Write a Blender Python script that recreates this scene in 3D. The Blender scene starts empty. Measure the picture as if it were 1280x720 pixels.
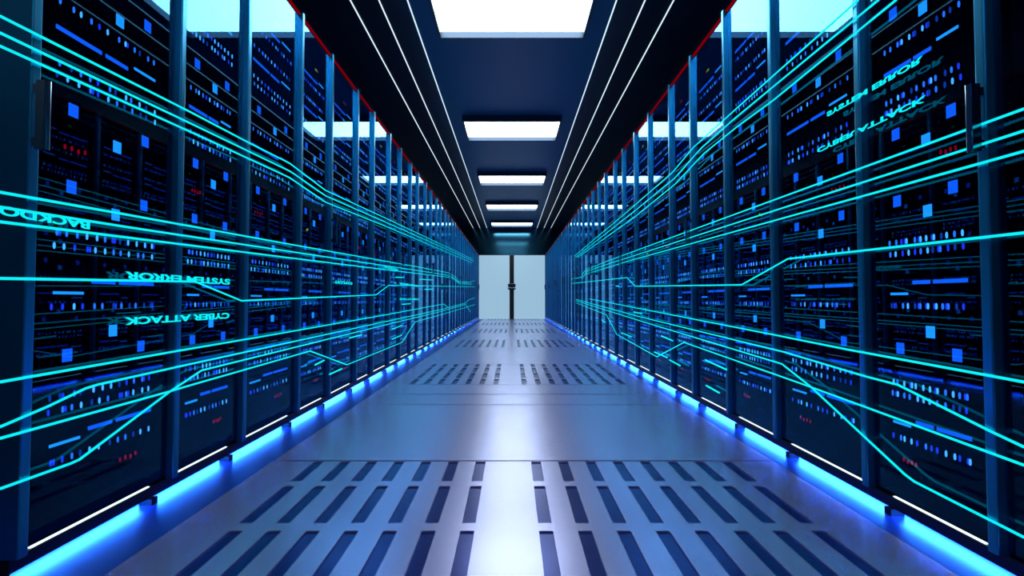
import bpy, math, random
from mathutils import Matrix, Vector

# ------------------------------------------------------------------ camera, world, exposure
SC = bpy.context.scene
COL = SC.collection
EYE = 0.8                     # camera height above the floor
F = 569.0                     # focal length in pixels of a 1280 px wide frame (16 mm on 36 mm)
PITCH = math.atan(15.0 / F)
cam_d = bpy.data.cameras.new('camera')
cam_d.lens = 16.0
cam_d.sensor_width = 36.0
cam_d.clip_start = 0.02
cam = bpy.data.objects.new('camera', cam_d)
cam.location = (0, 0, EYE)
cam.rotation_euler = (math.pi / 2 + PITCH, 0, 0)
COL.objects.link(cam)
SC.camera = cam

W_ = bpy.data.worlds.new('world')
W_.use_nodes = True
W_.node_tree.nodes['Background'].inputs[0].default_value = (0.01, 0.07, 0.30, 1)
W_.node_tree.nodes['Background'].inputs[1].default_value = 0.20
SC.world = W_
SC.view_settings.view_transform = 'Standard'
SC.view_settings.look = 'None'
SC.view_settings.gamma = 1
SC.view_settings.exposure = 0.0
SC.view_settings.use_curve_mapping = False
SC.cycles.use_denoising = True
SC.cycles.transparent_max_bounces = 24
SC.cycles.max_bounces = 8

PANEL_E = 12.0                # strength of the ceiling light panels
STRIP_E = 170.0                # strength of the blue strips under the racks

# ------------------------------------------------------------------ dimensions
W = 1.424                     # plane of the rack doors, left and right of the middle
YEND = 19.3                   # end wall
YBACK = -3.2
ZC = EYE + 3.07               # ceiling
ZTOP = EYE + 1.34 * W         # top of racks
TL, TR = -1.186, 1.296        # tiled floor from ... to ...
PSC = 1.0175
PERIOD = 2.16*PSC

# ------------------------------------------------------------------ helpers
def nodes(m):
    m.use_nodes = True
    nt = m.node_tree
    return nt, nt.nodes, nt.links

def pbr(name, col, rough=0.5, metal=0.0, noise=None, bump=None, spec=0.5, aniso=0.0, coat=0.0):
    m = bpy.data.materials.new(name)
    nt, N, L = nodes(m)
    b = N['Principled BSDF']
    b.inputs['Base Color'].default_value = (*col, 1)
    b.inputs['Roughness'].default_value = rough
    b.inputs['Metallic'].default_value = metal
    b.inputs['Specular IOR Level'].default_value = spec
    b.inputs['Anisotropic'].default_value = aniso
    b.inputs['Coat Weight'].default_value = coat
    tc = N.new('ShaderNodeTexCoord')
    if noise:
        scale, stretch, amt = noise
        mp = N.new('ShaderNodeMapping')
        mp.inputs['Scale'].default_value = stretch
        L.new(tc.outputs['Object'], mp.inputs[0])
        nz = N.new('ShaderNodeTexNoise')
        nz.inputs['Scale'].default_value = scale
        nz.inputs['Detail'].default_value = 4
        L.new(mp.outputs[0], nz.inputs['Vector'])
        mr = N.new('ShaderNodeMapRange')
        mr.inputs[3].default_value = max(0.0, rough - amt)
        mr.inputs[4].default_value = rough + amt
        L.new(nz.outputs[0], mr.inputs[0])
        L.new(mr.outputs[0], b.inputs['Roughness'])
        if bump:
            bp = N.new('ShaderNodeBump')
            bp.inputs['Strength'].default_value = bump
            bp.inputs['Distance'].default_value = 0.002
            L.new(nz.outputs[0], bp.inputs['Height'])
            L.new(bp.outputs[0], b.inputs['Normal'])
    return m

def glow(name, col, s):
    m = bpy.data.materials.new(name)
    nt, N, L = nodes(m)
    N.remove(N['Principled BSDF'])
    e = N.new('ShaderNodeEmission')
    e.inputs[0].default_value = (*col, 1)
    e.inputs[1].default_value = s
    L.new(e.outputs[0], N['Material Output'].inputs[0])
    return m

M = {}
M['floor'] = pbr('floor_metal', (0.45, 0.44, 0.74), 0.26, 0.84)
M['slot'] = pbr('slot_lining', (0.012, 0.025, 0.20), 0.22, 0.6)
M['seam'] = pbr('seam_rubber', (0.004, 0.008, 0.02), 0.5)
M['kerb'] = pbr('kerb_enamel', (0.004, 0.021, 0.15), 0.35, 0.0, spec=0.15)
M['ceiling'] = pbr('ceiling_panel', (0.001, 0.090, 0.22), 0.4, 0.0, (5, (1, 1, 1), 0.05), spec=0.25)
M['ceiling_dark'] = pbr('ceiling_dark', (0.001, 0.020, 0.05), 0.4, 0.0, (5, (1, 1, 1), 0.05))
M['wall'] = pbr('wall_lacquer', (0.03, 0.13, 0.21), 0.13, 0.97)
M['black'] = pbr('black_metal', (0.003, 0.004, 0.008), 0.35, 0.3)
M['pole'] = pbr('brushed_pole', (0.02, 0.27, 0.52), 0.30, 0.94, (12, (1, 1, 10), 0.03))
M['frame'] = pbr('rack_body', (0.001, 0.002, 0.006), 0.9, 0.0, spec=0.0)
M['chassis'] = pbr('chassis_front', (0.0006, 0.001, 0.004), 0.9, 0.0, spec=0.0)
M['handle'] = pbr('handle_metal', (0.25, 0.4, 0.5), 0.15, 1.0)
M['lampframe'] = pbr('lamp_frame', (0.01, 0.03, 0.07), 0.4, 0.2)
M['steel'] = pbr('lock_steel', (0.6, 0.65, 0.7), 0.3, 1.0)
M['panel'] = glow('diffuser', (0.80, 0.96, 1.0), PANEL_E)
M['line'] = glow('line_lamp', (0.72, 0.90, 1.0), 1.15)
M['red'] = glow('red_strip', (0.35, 0.0, 0.006), 0.5)
M['blue'] = glow('blue_strip', (0.02, 0.16, 1.0), STRIP_E)
M['white'] = glow('white_strip', (0.75, 0.93, 1.0), 1.5)
M['trace'] = glow('trace_glow', (0.004, 0.80, 0.88), 1.1)
M['tick_a'] = glow('led_pale', (0.16, 0.62, 1.0), 1.6)
M['tick_b'] = glow('led_blue', (0.03, 0.08, 1.0), 1.0)
M['tick_d'] = glow('led_dim', (0.02, 0.10, 0.55), 0.7)
M['tick_c'] = glow('led_mid', (0.06, 0.30, 1.0), 1.2)
M['sq_a'] = glow('screen_blue', (0.015, 0.20, 1.0), 1.1)
M['sq_b'] = glow('screen_cyan', (0.03, 0.48, 1.0), 1.4)
M['led_red'] = glow('led_red', (0.7, 0.0, 0.02), 1.0)
M['led_yellow'] = glow('led_yellow', (0.65, 0.75, 0.02), 1.2)

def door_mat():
    m = bpy.data.materials.new('pale_door_added_glow')
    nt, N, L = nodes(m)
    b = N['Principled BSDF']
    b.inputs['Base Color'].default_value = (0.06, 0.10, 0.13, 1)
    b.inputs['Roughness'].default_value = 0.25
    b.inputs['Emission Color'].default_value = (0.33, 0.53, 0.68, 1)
    b.inputs['Emission Strength'].default_value = 0.9  # emission put into the leaves to brighten them, no lamp stands behind
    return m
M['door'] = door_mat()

def glass_mat():
    m = bpy.data.materials.new('tinted_glass')
    nt, N, L = nodes(m)
    N.remove(N['Principled BSDF'])
    t = N.new('ShaderNodeBsdfTransparent')
    t.inputs[0].default_value = (0.52, 0.74, 1.0, 1)
    g = N.new('ShaderNodeBsdfGlossy')
    g.inputs[0].default_value = (0.19, 0.58, 1.0, 1)
    g.inputs[1].default_value = 0.015
    lw = N.new('ShaderNodeLayerWeight'); lw.inputs[0].default_value = 0.5
    pw = N.new('ShaderNodeMath'); pw.operation = 'POWER'; pw.inputs[1].default_value = 2.5
    L.new(lw.outputs['Facing'], pw.inputs[0])
    fr = N.new('ShaderNodeMath'); fr.operation = 'MULTIPLY_ADD'
    fr.inputs[1].default_value = 0.9; fr.inputs[2].default_value = 0.06
    L.new(pw.outputs[0], fr.inputs[0])
    geo = N.new('ShaderNodeNewGeometry')       # the rear face of the pane adds nothing of its own
    inv = N.new('ShaderNodeMath'); inv.operation = 'SUBTRACT'; inv.inputs[0].default_value = 1.0
    L.new(geo.outputs['Backfacing'], inv.inputs[1])
    mul = N.new('ShaderNodeMath'); mul.operation = 'MULTIPLY'
    L.new(fr.outputs[0], mul.inputs[0]); L.new(inv.outputs[0], mul.inputs[1])
    mx = N.new('ShaderNodeMixShader')
    L.new(mul.outputs[0], mx.inputs[0])
    L.new(t.outputs[0], mx.inputs[1])
    L.new(g.outputs[0], mx.inputs[2])
    L.new(mx.outputs[0], N['Material Output'].inputs[0])
    return m
M['glass'] = glass_mat()

class MB:
    """collects solids, builds one mesh object"""
    def __init__(s):
        s.v = []; s.f = []; s.mi = []; s.mats = []
    def slot(s, m):
        if m is None: return 0
        if m not in s.mats: s.mats.append(m)
        return s.mats.index(m)
    def box(s, x0, x1, y0, y1, z0, z1, m=None, bev=0.0):
        x0, x1 = min(x0, x1), max(x0, x1)
        y0, y1 = min(y0, y1), max(y0, y1)
        k = s.slot(m)
        b = len(s.v)
        if bev <= 0:
            s.v += [(x0,y0,z0),(x1,y0,z0),(x1,y1,z0),(x0,y1,z0),(x0,y0,z1),(x1,y0,z1),(x1,y1,z1),(x0,y1,z1)]
            s.f += [tuple(b+i for i in q) for q in ((0,3,2,1),(4,5,6,7),(0,1,5,4),(1,2,6,5),(2,3,7,6),(3,0,4,7))]
            s.mi += [k]*6
        else:                                   # upright edges rounded (octagon with two-step corners)
            ring = []
            for cx, cy, a0 in ((x1-bev,y0+bev,-90),(x1-bev,y1-bev,0),(x0+bev,y1-bev,90),(x0+bev,y0+bev,180)):
                for j in range(4):
                    a = math.radians(a0 + 30*j)
                    ring.append((cx+bev*math.cos(a), cy+bev*math.sin(a)))
            n = len(ring)
            s.v += [(x,y,z0) for x,y in ring] + [(x,y,z1) for x,y in ring]
            s.f.append(tuple(b+i for i in reversed(range(n))))
            s.f.append(tuple(b+n+i for i in range(n)))
            for i in range(n):
                j = (i+1) % n
                s.f.append((b+i,b+j,b+n+j,b+n+i))
            s.mi += [k]*(n+2)
        return s
    def ellipse_x(s, x0, x1, cy, cz, ry, rz, m=None, n=8):
        """elliptic button with its axis along x"""
        k = s.slot(m); b = len(s.v)
        for x in (x0, x1):
            for i in range(n):
                a = 2*math.pi*i/n
                s.v.append((x, cy+ry*math.cos(a), cz+rz*math.sin(a)))
        s.f.append(tuple(b+i for i in range(n)))
        s.f.append(tuple(b+n+i for i in reversed(range(n))))
        for i in range(n):
            j = (i+1) % n
            s.f.append((b+j,b+i,b+n+i,b+n+j))
        s.mi += [k]*(n+2)
        return s
    def tube(s, pts, r, m=None, n=8):
        k = s.slot(m)
        pts = [Vector(p) for p in pts]
        b = len(s.v)
        for i, p in enumerate(pts):
            d = (pts[min(i+1,len(pts)-1)] - pts[max(i-1,0)]).normalized()
            side = d.cross(Vector((1,0,0))).normalized()
            for j in range(n):
                a = 2*math.pi*j/n
                s.v.append(tuple(p + (side*math.cos(a) + Vector((1,0,0))*math.sin(a))*r))
        for i in range(len(pts)-1):
            for j in range(n):
                q = (j+1) % n
                s.f.append((b+i*n+j, b+i*n+q, b+(i+1)*n+q, b+(i+1)*n+j)); s.mi.append(k)
        s.f.append(tuple(b+j for j in range(n))); s.mi.append(k)
        e = b+(len(pts)-1)*n
        s.f.append(tuple(e+j for j in reversed(range(n)))); s.mi.append(k)
        return s
    def build(s, name, mat=None, parent=None, origin=None):
        me = bpy.data.meshes.new(name)
        v = s.v
        if origin is not None:
            v = [(a-origin[0], b-origin[1], c-origin[2]) for a,b,c in v]
        me.from_pydata(v, [], s.f)
        if s.mats:
            for m in s.mats: me.materials.append(m)
            me.polygons.foreach_set('material_index', s.mi)
        else:
            me.materials.append(mat)
        me.update()
        o = bpy.data.objects.new(name, me)
        COL.objects.link(o)
        if origin is not None: o.location = origin
        if parent is not None: o.parent = parent
        return o

def tag(o, label=None, cat=None, group=None, kind=None):
    if label: o['label'] = label
    if cat: o['category'] = cat
    if group: o['group'] = group
    if kind: o['kind'] = kind
    return o

def empty(name, loc):
    o = bpy.data.objects.new(name, None)
    o.empty_display_size = 0.1
    o.location = loc
    COL.objects.link(o)
    return o

CP, SP = math.cos(PITCH), math.sin(PITCH)
def on_wall(px, py, x):
    """point where the sight line through a pixel of the photo meets the upright plane X = x"""
    dx, dy = (px-640)/F, -(py-360)/F
    d = Vector((dx, CP - dy*SP, SP + dy*CP))
    t = x/d.x
    return (x, d.y*t, EYE + d.z*t)

ORD = ['first','second','third','fourth','fifth','sixth','seventh','eighth','ninth','tenth','eleventh','twelfth',
       'thirteenth','fourteenth','fifteenth','sixteenth','seventeenth','eighteenth','nineteenth','twentieth']
def nth(i):
    if i < 20: return ORD[i]
    if i < 29: return 'twenty-' + ORD[i-20]
    if i == 29: return 'thirtieth'
    return 'thirty-' + ORD[i-30]

# ------------------------------------------------------------------ floor
def slot_rows(far):
    return [(far-0.255, far-0.012), (far-0.632, far-0.307), (far-1.007, far-0.687), (far-1.335, far-1.057)]
SLOT_X = [-0.155-0.1335*k for k in range(7)] + [0.118+0.1345*k for k in range(8)]
SW = 0.0245
FARS = [2.287+3.40*k for k in range(5)] + [19.25]
FZ = 0.0
# sub-floor under the perforated tiles
MB().box(-2.1, 2.1, YBACK, YEND+0.1, -0.10, -0.055).build('floor', M['slot']).__setitem__('kind', 'structure')
# solid floor plates between the perforated ones
prev = YBACK
def plate(y0, y1):
    tag(MB().box(TL, TR, y0, y1, -0.05, FZ).build('floor', M['floor']), kind='structure')
seams = []
g = 0.014
for i, far in enumerate(FARS):
    near = far-1.36
    cuts = []
    if i == 1: cuts = [3.50, 3.89]
    if i == 2: cuts = [7.2]
    a = prev
    for c in cuts:
        plate(a, c-g/2); a = c+g/2
    plate(a, near-g/2)
    prev = far+g/2
plate(prev, YEND) if prev < YEND-0.02 else None
MB().box(TL, TR, YBACK, YEND, -0.055, -0.0501).build('floor', M['seam']).__setitem__('kind', 'structure')
PLACE = ['nearest the camera, with black outer slots', 'second from the camera, with four slot rows',
         'third from the camera', 'fourth from the camera', 'fifth from the camera', 'farthest, at the foot of the double door']
for i, far in enumerate(FARS):
    near = far-1.36
    mb = MB()
    xs = sorted([TL, TR] + [c-SW for c in SLOT_X] + [c+SW for c in SLOT_X])
    ys = sorted([near+g/2, far-g/2] + [q for r in slot_rows(far) for q in r])
    for a in range(len(xs)-1):
        for b in range(len(ys)-1):
            if a % 2 == 1 and b % 2 == 1: continue        # an opening
            mb.box(xs[a], xs[a+1], ys[b], ys[b+1], -0.012, FZ)
    # merge cells into clean strips would look the same; interior faces are hidden
    root = mb.build('perforated_floor_panel', M['floor'])
    tag(root, 'silvery slotted floor panel across the aisle, ' + PLACE[i], 'floor panel', 'perforated floor panels')
    tr = MB()
    for (y0, y1) in slot_rows(far):
        for c in SLOT_X:
            tr.box(c-SW, c+SW, y0, y1, -0.030, -0.006)
    t = tr.build('slot_lining', M['slot'], root)
    t['label'] = 'dark blue glossy bottom of the slots'

# glossy strips between tiles and racks
for sx, e, nm in ((-1, TL, 'left'), (1, TR, 'right')):
    tag(MB().box(e, sx*2.0, YBACK, YEND, -0.05, -0.001).build('trim_%d' % (1 if sx < 0 else 2), M['kerb']), kind='structure')

# ------------------------------------------------------------------ ceiling, walls
tag(MB().box(-1.09, 1.09, YBACK, YEND, ZC, ZC+0.1).build('ceiling', M['ceiling']), kind='structure')
for s in (-1, 1):
    tag(MB().box(s*1.09, s*2.3, YBACK, YEND, ZC, ZC+0.1).build('ceiling', M['ceiling_dark']), kind='structure')
    tag(MB().box(s*2.2, s*2.3, YBACK, YEND, -0.1, ZC).build('wall_left' if s < 0 else 'wall_right', M['ceiling_dark']), kind='structure')
w = MB()
w.box(-2.2, 2.2, YEND, YEND+0.1, EYE+1.905, ZC)
w.box(-2.2, -1.41, YEND, YEND+0.1, -0.1, EYE+1.905)
w.box(1.41, 2.2, YEND, YEND+0.1, -0.1, EYE+1.905)
tag(w.build('wall_far', M['wall']), kind='structure')

# double door
for i, (x0, x1) in enumerate(((-1.40, -0.105), (0.085, 1.40))):
    d = MB().box(x0, x1, YEND-0.01, YEND+0.05, 0.0, EYE+1.90).build('door_%d' % (i+1), M['door'])
    tag(d, kind='structure')
tag(MB().box(-0.10, 0.08, YEND-0.03, YEND+0.06, 0.0, EYE+1.90).build('trim_3', M['black']), kind='structure')
lk = empty('door_lock', (-0.01, YEND-0.04, EYE+0.55))
tag(lk, 'small dark lock box across the middle joint of the pale double door', 'lock')
def loc_box(root, name, mat, *b):
    m = MB(); m.box(*b)
    o = m.build(name, mat, None)
    o.parent = root
    o.matrix_parent_inverse = Matrix.Translation(-Vector(root.location))
    return o
loc_box(lk, 'lock_housing', M['black'], -0.17, 0.15, YEND-0.10, YEND-0.03, EYE+0.55, EYE+0.68)
loc_box(lk, 'lock_housing', M['black'], -0.17, 0.15, YEND-0.10, YEND-0.03, EYE+0.44, EYE+0.50)
loc_box(lk, 'push_bar', M['steel'], -0.19, 0.17, YEND-0.12, YEND-0.03, EYE+0.50, EYE+0.53)
loc_box(lk, 'push_bar', M['steel'], -0.19, 0.17, YEND-0.11, YEND-0.03, EYE+0.68, EYE+0.695)

# ------------------------------------------------------------------ ceiling lights
LN = ['cut by the top of the picture', 'largest one seen whole', 'third from the camera',
      'fourth from the camera', 'nearest the end wall']
def ceiling_light(y1, label):
    y0 = y1-0.88; hx = 0.80
    root = empty('ceiling_light', (0, (y0+y1)/2, ZC))
    tag(root, label, 'light', 'ceiling light panels')
    fr = MB(); t = 0.03; zb = ZC-0.105
    fr.box(-hx-t, hx+t, y0-t, y0, zb, ZC); fr.box(-hx-t, hx+t, y1, y1+t, zb, ZC)
    fr.box(-hx-t, -hx, y0, y1, zb, ZC); fr.box(hx, hx+t, y0, y1, zb, ZC)
    o = fr.build('lamp_frame', M['lampframe']); o.parent = root
    o.matrix_parent_inverse = Matrix.Translation(-Vector(root.location))
    loc_box(root, 'diffuser', M['panel'], -hx, hx, y0, y1, ZC-0.035, ZC-0.001)
for k in range(5):
    ceiling_light(5.07+3.32*k, 'pale rectangular light panel in the dark ceiling, ' + LN[k])
for k in (-1, -2):
    ceiling_light(5.07+3.32*k, 'pale ceiling light panel %s the camera, out of the picture' % ('above' if k == -1 else 'behind'))

for s, side in ((-1, 'left'), (1, 'right')):
    for x, wh in ((1.07, 'nearest the light panels'), (1.362, 'middle of three'), (1.655, 'nearest the racks')):
        o = MB().box(s*(x-0.0065), s*(x+0.0065), YBACK, YEND, ZC-0.006, ZC-0.0005).build('line_light', M['line'])
        tag(o, 'thin white light line along the ceiling, %s side, %s' % (side, wh), 'light', 'ceiling light lines')

# ------------------------------------------------------------------ racks
POLES = {-1: [v*PSC for v in (1.282, 1.863, 2.34, 2.94)], 1: [v*PSC for v in (1.304, 1.777, 2.385, 2.91)]}
PX0, PD = 1.396, 0.030         # pole inner face, pole depth along the aisle
XG0, XG1 = W, W+0.004          # glass
XF = W+0.010                   # faces of the servers
X_BACK = 1.98
ZRAIL1 = EYE-0.733
ZRAIL0 = EYE-0.776

def poles(s):
    out = []
    for p in range(-1, 9):
        for q in range(4):
            y = POLES[s][q] + p*PERIOD
            if y < YEND-0.12 and p*4+q >= (0 if s < 0 else -2): out.append((y, p*4+q))
    return out

SIDE = {-1: 'left', 1: 'right'}
racks = []
for s in (-1, 1):
    P = poles(s)
    for i, (y0, idx) in enumerate(P):
        y1 = P[i+1][0] if i+1 < len(P) else YEND-0.002
        if idx < 0:
            lab = 'dark glass-fronted server rack in the %s row, %s' % (SIDE[s], 'level with the camera' if idx == -2 else 'cut by the edge of the picture')
        else:
            lab = 'dark server rack with tinted glass door, %s in the %s row' % (nth(idx), SIDE[s])
        racks.append((s, idx, y0, y1, lab))

def build_rack(s, idx, y0, y1, lab):
    root = empty('server_rack', (s*W, y0, 0))
    tag(root, lab, 'server rack', '%s row of server racks' % SIDE[s])
    def part(mb, name, mat, label=None):
        o = mb.build(name, mat)
        o.parent = root
        o.matrix_parent_inverse = Matrix.Translation(-Vector(root.location))
        if label: o['label'] = label
        return o
    ya, yb = y0+0.001, y1-0.001
    b = MB()
    b.box(s*X_BACK, s*(X_BACK-0.02), ya, yb, ZRAIL1-0.006, ZTOP)                 # back
    b.box(s*(W+0.060), s*(X_BACK-0.02), ya, ya+0.012, ZRAIL1-0.006, ZTOP)        # sides
    b.box(s*(W+0.006), s*(X_BACK-0.02), yb-0.012, yb, ZRAIL1-0.006, ZTOP)
    b.box(s*(W+0.006), s*(X_BACK-0.02), ya+0.012, yb-0.012, ZTOP-0.02, ZTOP)
    b.box(s*(W+0.006), s*(X_BACK-0.02), ya, yb+0.001, ZRAIL1-0.006, ZRAIL1+0.006)
    part(b, 'cabinet_body', M['frame'])
    part(MB().box(s*XG0, s*XG1, y0+PD, yb, ZRAIL1+0.012, ZTOP-0.006), 'glass_door', M['glass'], 'tinted mirror-like glass door')
    part(MB().box(s*PX0, s*(W+(0.10 if (s < 0 and idx == 0) else 0.02)), y0, y0+PD, ZRAIL1-0.002, ZTOP+0.012, bev=0.005), 'door_post', M['pole'], 'brushed steel-blue upright post')
    rl = MB().box(s*(W-0.004), s*(W+0.006), y0, y1, ZRAIL0, ZRAIL1-0.002)
    if s < 0 and idx == 0: rl.box(s*(W+0.006), s*(W+0.14), y0, y0+0.012, 0.0, ZRAIL1-0.002)   # end cap added to block the blue strip's light leak
    part(rl, 'base_rail', M['black'])
    # thin white lamp along the foot of the door, with its short end piece
    l = MB()
    l.box(s*(W-0.004), s*(W+0.005), y0+0.058, yb-0.092, ZRAIL1, ZRAIL1+0.0038)
    part(l, 'foot_lamp', M['white'], 'thin white light along the foot of the door')
    part(MB().box(s*(W-0.02), s*(W+0.03), yb-0.10, yb-0.07, -0.001, ZRAIL0), 'foot', M['black'])
    if idx % 4 == 0:
        z1, z0 = EYE+0.64, EYE+0.437
        h = MB()
        h.box(s*1.352, s*1.386, y0+0.001, y0+0.019, z0, z1, bev=0.005)
        grip = part(h, 'door_handle', M['handle'], 'black upright bar handle')
        for za in (z0+0.01, z1-0.035):
            q = MB().box(s*1.386, s*PX0, y0+0.004, y0+0.016, za, za+0.025).build('handle_mount', M['handle'], grip)
for r in racks: build_rack(*r)

# red strip along the tops, blue strips in the gap below
for s in (-1, 1):
    o = MB().box(s*(W-0.012), s*(W+0.004), 0.2, YEND-0.01, ZTOP-0.001, ZTOP+0.008).build('red_strip_light', M['red'])
    tag(o, 'thin dark red light line along the top of the %s racks' % SIDE[s], 'light')
    o = MB().box(s*(W+0.062), s*(W+0.072), (1.36 if s < 0 else 0.2), YEND-0.01, EYE-0.776, EYE-0.746).build('blue_strip_light', M['blue'])
    tag(o, 'blue light strip glowing under the feet of the %s racks' % SIDE[s], 'light')

# ------------------------------------------------------------------ servers with their lights
R = random.Random(7)
# light patterns: rows given as v/W (height over the eye divided by W), places along the face 0..1
def tick_row(v, n=12):
    out = []
    for k in range(n):
        u = (k+0.5)/n + R.uniform(-0.018, 0.018)
        out.append(('indicator_light', u, v, 0.0033, 0.0108, R.choice(['tick_a','tick_d','tick_c','tick_b','tick_a','tick_c'])))
        if R.random() < 0.15:
            out.append(('indicator_light', u+0.022, v, 0.003, 0.0105, 'tick_b'))
    return out
def bars(v, dv, flip):
    a = [('bar_light', 0.20, v, 0.190, 0.0065, 'sq_a'), ('bar_light', 0.54, v, 0.11, 0.0065, 'sq_a'),
         ('bar_light', 0.84, v+dv, 0.12, 0.0045, 'sq_b')]
    return [(n, 1-u, vv, w_, h_, m_) for n, u, vv, w_, h_, m_ in a] if flip else a
def squares(v, dv, flip):
    a = [('square_light', 0.16, v, 0.0155, 0.0205, 'sq_a'), ('square_light', 0.56, v-dv, 0.0155, 0.0205, 'sq_b'),
         ('square_light', 0.86, v, 0.015, 0.0205, 'sq_a')]
    return [(n, 1-u, vv, w_, h_, m_) for n, u, vv, w_, h_, m_ in a] if flip else a
def dots(v, col, n, u0):
    return [('status_light', u0+0.055*k, v+0.002*math.sin(9*k), 0.0036, 0.0085, col) for k in range(n)]
BANDS = [(-0.47, -0.06), (-0.055, 0.305), (0.31, 0.695), (0.70, 1.03), (1.035, 1.30)]
def pattern(c, flip):
    if c == 0: return dots(-0.41, 'led_red', 4, 0.66) + tick_row(-0.356) + bars(-0.305, -0.014, not flip) + tick_row(-0.245) + tick_row(-0.215) + squares(-0.125, -0.048, flip)
    if c == 1: return tick_row(-0.015) + bars(0.044, -0.028, not flip) + tick_row(0.12) + tick_row(0.15) + squares(0.258, 0.042, flip)
    if c == 2: return dots(0.345, 'led_red', 4, 0.1) + squares(0.434, 0.045, flip) + tick_row(0.50) + tick_row(0.527) + bars(0.605, 0.012, flip) + tick_row(0.666)
    if c == 3: return squares(0.755, 0.04, flip) + tick_row(0.845) + tick_row(0.875) + bars(0.94, 0.012, flip) + tick_row(0.995)
    return tick_row(1.075) + bars(1.115, 0.012, flip) + dots(1.18, 'led_yellow', 2, 0.55) + dots(1.18, 'led_red', 1, 0.66)
CNAME = ['lowest', 'second from the bottom', 'middle', 'second from the top', 'topmost']
NEAR = 5
mesh_cache = {}
n_ind = 0
rest = MB()
order = sorted(racks, key=lambda r: abs(r[1] + 0.5))
for s, idx, y0, y1, lab in order:
    flip = s > 0
    ya, yb = y0+0.10, y1-0.075
    L_ = yb-ya
    for c, (v0, v1) in enumerate(BANDS):
        if idx < -2: continue
        z0, z1 = EYE+v0*W+0.004, EYE+v1*W-0.004
        R.seed(100*c + (3 if flip else 0))
        pat = pattern(c, flip)
        if c == 4 and idx % 3 == 1: pat = [p if p[0] != 'status_light' else p[:5]+('led_red',) for p in pat]
        body = (s*XF, s*(XF+0.42), ya-0.035, yb+0.035, z0, z1)
        if c == 2 and (idx % 4 == (3 if s < 0 else 2)): pat = [p if p[0] != 'status_light' else p[:5]+('led_yellow',) for p in pat][2:]
        if n_ind >= 298:
            rest.box(*body, m=M['chassis'])
            for n, u, v, w_, h_, m_ in pat:
                yy, zz = ya+u*L_, EYE+v*W
                hw = w_*L_ if n == 'bar_light' else w_
                rest.box(s*(XF-0.003), s*XF, yy-hw, yy+hw, zz-h_, zz+h_, M[m_])
            continue
        n_ind += 1
        org = (s*XF, ya-0.035, z0)
        mb = MB(); mb.box(*body)
        root = mb.build('server', M['chassis'], None, org)
        if idx < 0: lb = 'black server, %s, in the %s rack %s' % (CNAME[c], SIDE[s], 'level with the camera' if idx == -2 else 'cut by the picture edge')
        else: lb = 'black server with lights, %s, %s rack of the %s row' % (CNAME[c], nth(idx), SIDE[s])
        tag(root, lb, 'server', 'servers in the %s racks' % SIDE[s])
        far = idx >= NEAR or idx < 0
        if far:
            key = (c, s, round(L_, 3), idx % 3 == 1)
            if key not in mesh_cache:
                q = MB()
                for n, u, v, w_, h_, m_ in pat:
                    yy, zz = u*L_+0.035, EYE+v*W-z0
                    hw = w_*L_ if n == 'bar_light' else w_
                    q.box(-s*0.003, 0, yy-hw, yy+hw, zz-h_, zz+h_, M[m_])
                o = q.build('front_lights', None, root)
                mesh_cache[key] = o.data
            else:
                o = bpy.data.objects.new('front_lights', mesh_cache[key])
                COL.objects.link(o); o.parent = root
        else:
            for n, u, v, w_, h_, m_ in pat:
                hw = round(w_*L_, 4) if n == 'bar_light' else w_
                key = (n, s, hw, h_, m_)
                if key not in mesh_cache:
                    q = MB()
                    if n in ('indicator_light', 'status_light'): q.ellipse_x(-s*0.003 if s > 0 else 0, 0 if s > 0 else 0.003, 0, 0, hw, h_)
                    else: q.box(-s*0.003, 0, -hw, hw, -h_, h_)
                    me = q.build(n, M[m_], root)
                    mesh_cache[key] = me.data
                    o = me
                else:
                    o = bpy.data.objects.new(n, mesh_cache[key])
                    COL.objects.link(o); o.parent = root
                o.location = (0, u*L_+0.035, EYE+v*W-z0)
if rest.v:
    tag(rest.build('server_bank'), 'black servers with tiny blue lights in the last racks by the end wall', 'server',
        'servers in the far racks', 'stuff')

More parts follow.
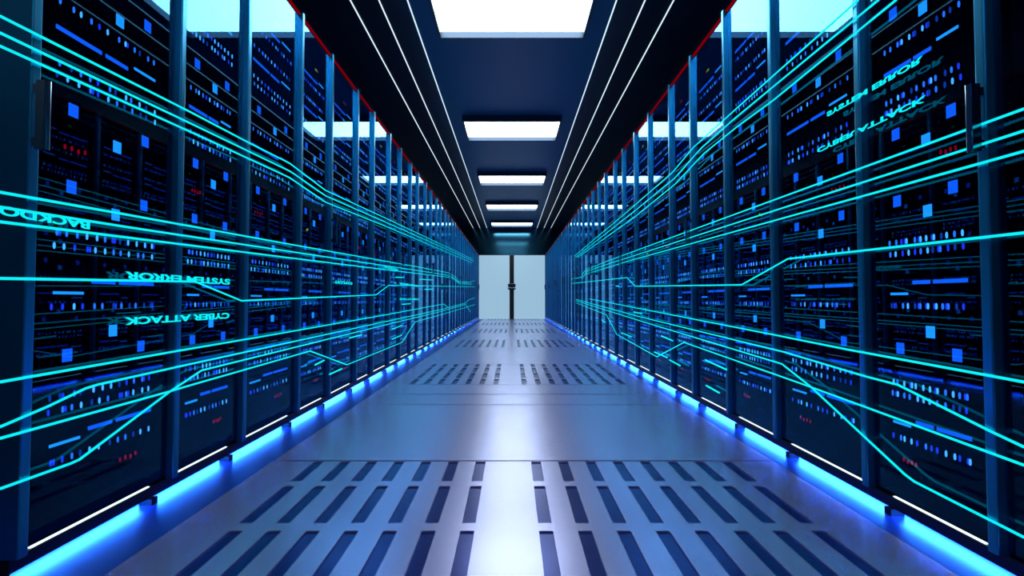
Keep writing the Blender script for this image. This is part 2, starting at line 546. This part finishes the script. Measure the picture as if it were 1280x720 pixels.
# ------------------------------------------------------------------ glowing traces in front of the doors
XT = 1.388
TRACES = {
 -1: [
  ([(0,20),(240,141),(310,177.8),(362,204),(406.7,237.8),(480,271.8),(591,324)], 'topmost of the upper three'),
  ([(0,41),(240,155),(363.3,214.4),(406.7,244.6),(480,277),(592,326.5)], 'middle of the upper three'),
  ([(0,57.5),(240,165.6),(362,222),(406.7,252.6),(480,282),(590,328.5)], 'lowest of the upper three'),
  ([(0,240.2),(160,268.6),(360,304.9),(520,333.2),(561,341),(569,346),(573,351.5),(588,352.5),(594,350)], 'topmost of the three above the pale lettering'),
  ([(0,258.8),(160,284),(360,314),(520,337.8),(560,344),(568,348),(573,353),(589,354)], 'just above the backwards word on the first post'),
  ([(0,277.2),(160,297),(360,322),(520,341.6),(565,347),(574,354.5),(590,355.5)], 'just below the backwards word on the first post'),
  ([(0,348),(244,352),(302,376),(470,368.6),(486,356.6),(520,357),(594,358.6)], 'running at eye level with a dip past the third rack'),
  ([(0,477.5),(240,435.5),(320,422),(480,394),(554.5,380),(560,384)], 'rising straight from the middle of the left edge'),
  ([(0,533.6),(60,508),(107,485.5),(122,480.8),(240,454.6),(480,402.4),(552,386.8),(581.7,379),(585.5,375),(594,372)], 'bent near the first rack, topmost of the lower three'),
  ([(0,548),(213,489),(240,481),(387.5,438.8),(433.7,456),(502.5,428),(518.7,402.5),(542,396),(580,385),(594,380.5)], 'with the deep zigzag near the sixth rack'),
  ([(0,611),(88,579.5),(99,574.6),(213,489),(240,471),(252,463),(480,406.6),(552,389.2),(582,380.5),(588,390)], 'climbing steeply from the bottom left corner'),
 ],
 1: [
  ([(1073,0),(928,129),(867,184),(841,215),(786,263),(718,320)], 'topmost of the upper three'),
  ([(1098,0),(920,146.7),(877,184.5),(843,223),(790,266.5),(719.5,321.5)], 'middle of the upper three'),
  ([(1120,0),(967,125),(920,159.5),(880,191.7),(844,230),(795,270),(722,322)], 'lowest of the upper three'),
  ([(1280,136),(1000,238),(760,326),(733,337),(729,341),(726.7,346.5),(714,349)], 'topmost of the middle three'),
  ([(1280,163.5),(1000,253),(760,330),(733,339.5),(728,348)], 'middle of the middle three'),
  ([(1280,189),(1097,240),(1000,266.8),(790,325),(733,342.5)], 'lowest of the middle three'),
  ([(1280,291),(985,323.5),(927,356),(794,357.8),(783.7,347),(714,354.4)], 'at eye level, bent beside the third rack'),
  ([(1280,477.5),(1060,437),(960,417),(770,380),(736.7,373.7)], 'falling straight to the right edge'),
  ([(720,374.2),(800,396),(980,440),(1080,470),(1122.5,481),(1240,540),(1280,558.7)], 'bending down past the second post'),
  ([(720,376),(800,401),(977.5,455),(1013,483),(1131,593),(1143,602),(1280,671.7)], 'ending lowest at the bottom right corner'),
  ([(720,378.5),(758,393.5),(771,418),(821,446),(855,428),(1010,482.5),(1280,581.5)], 'with the deep zigzag near the fifth rack'),
 ]}
for s in (-1, 1):
    for pts, lb in TRACES[s]:
        mb = MB().tube([on_wall(px, py, s*XT) for px, py in pts], 0.0042)
        o = mb.build('light_trace', M['trace'])
        tag(o, 'cyan line along %s racks, %s' % (SIDE[s], lb), 'light line', 'glowing cyan lines on the %s' % SIDE[s])
DASH = {-1: [((503,380.5),(513,379.5)), ((437,422.5),(452,418.5)), ((490,411.5),(503,406.5)), ((412,468),(427,461)),
             ((490,424),(502,419)), ((394,456),(405,450.5)), ((495,346.5),(504,346.8)), ((525,349),(541,350)), ((531,361.5),(541,361.5))],
         1: [((827,420),(841,426)), ((818,440),(834,447)), ((837,450),(850,457)), ((883,482),(899,491)), ((882,450),(908,462)),
             ((777,416),(789,421)), ((770,357.5),(774,357.8)), ((792,390),(802,392)), ((752,400),(757,403))]}
for s in (-1, 1):
    for k, (a, b) in enumerate(sorted(DASH[s], key=lambda d: d[0][0])):
        o = MB().tube([on_wall(*a, s*XT), on_wall(*b, s*XT)], 0.006).build('light_dash', M['trace'])
        tag(o, 'short cyan light dash before the %s racks, %s of nine from the left' % (SIDE[s], nth(k)), 'light line', 'short cyan dashes on the %s' % SIDE[s])

def text(body, s, x_near_px, x_far_px, vx, size_v, label, plane=XT):
    """glowing upside-down words hanging before the doors; pixels only give where along the aisle they start and end"""
    ya = plane*F/abs(x_near_px-640); yb = plane*F/abs(x_far_px-640)
    cu = bpy.data.curves.new('t', 'FONT'); cu.body = body; cu.extrude = 0.02; cu.offset = 0.03
    to = bpy.data.objects.new('t', cu); COL.objects.link(to)
    bpy.context.view_layer.update()
    me = bpy.data.meshes.new_from_object(to.evaluated_get(bpy.context.evaluated_depsgraph_get()))
    bpy.data.objects.remove(to)
    xs = [v.co.x for v in me.vertices]; ys = [v.co.y for v in me.vertices]
    x0, x1, y0, y1 = min(xs), max(xs), min(ys), max(ys)
    cz = EYE + vx*plane
    for v in me.vertices:
        u = (v.co.x-x0)/(x1-x0); w_ = (v.co.y-y0)/(y1-y0)
        # left: first letter farthest away and letters upside down; right: same word mirrored across the aisle
        if s < 0: yy = yb - u*(yb-ya)
        else: yy = yb - u*(yb-ya)
        v.co = (s*(plane + (v.co.z)*0.05), yy, cz + (0.5-w_)*size_v)
    me.materials.clear(); me.materials.append(M['trace'])
    o = bpy.data.objects.new('glowing_word', me); COL.objects.link(o)
    tag(o, label, 'lettering', 'glowing words')
    return o
text('BACKDOOR', -1, -60, 110, 0.176, 0.026, 'cyan upside-down word BACKDOOR across the nearest left post')
text('SYSTEM ERROR', -1, 156, 287, 0.064, 0.028, 'cyan upside-down words SYSTEM ERROR beside the second left post')
text('CYBER ATTACK', -1, 156, 287, -0.055, 0.028, 'cyan upside-down words CYBER ATTACK beside the second left post')
text('EXPLOIT', -1, 418, 440, 0.103, 0.022, 'small cyan upside-down word EXPLOIT on the fifth left rack')
text('BACKDOOR', -1, 480, 497, 0.262, 0.026, 'small cyan word BACKDOOR between two cyan lines on the left')
text('SYSTEM ERROR', -1, 499, 524, 0.148, 0.024, 'tiny cyan words on the left at eye level line')
text('CYBER ATTACK', -1, 499, 524, 0.008, 0.024, 'tiny cyan words on the left just below eye level')
text('CYBER ATTACK', 1, 1163, 1025, 0.488, 0.021, 'cyan slanting words CYBER ATTACK across the second right post')
text('SYSTEM ERROR', 1, 1160, 1038, 0.588, 0.021, 'cyan slanting words SYSTEM ERROR above the other words on the right')
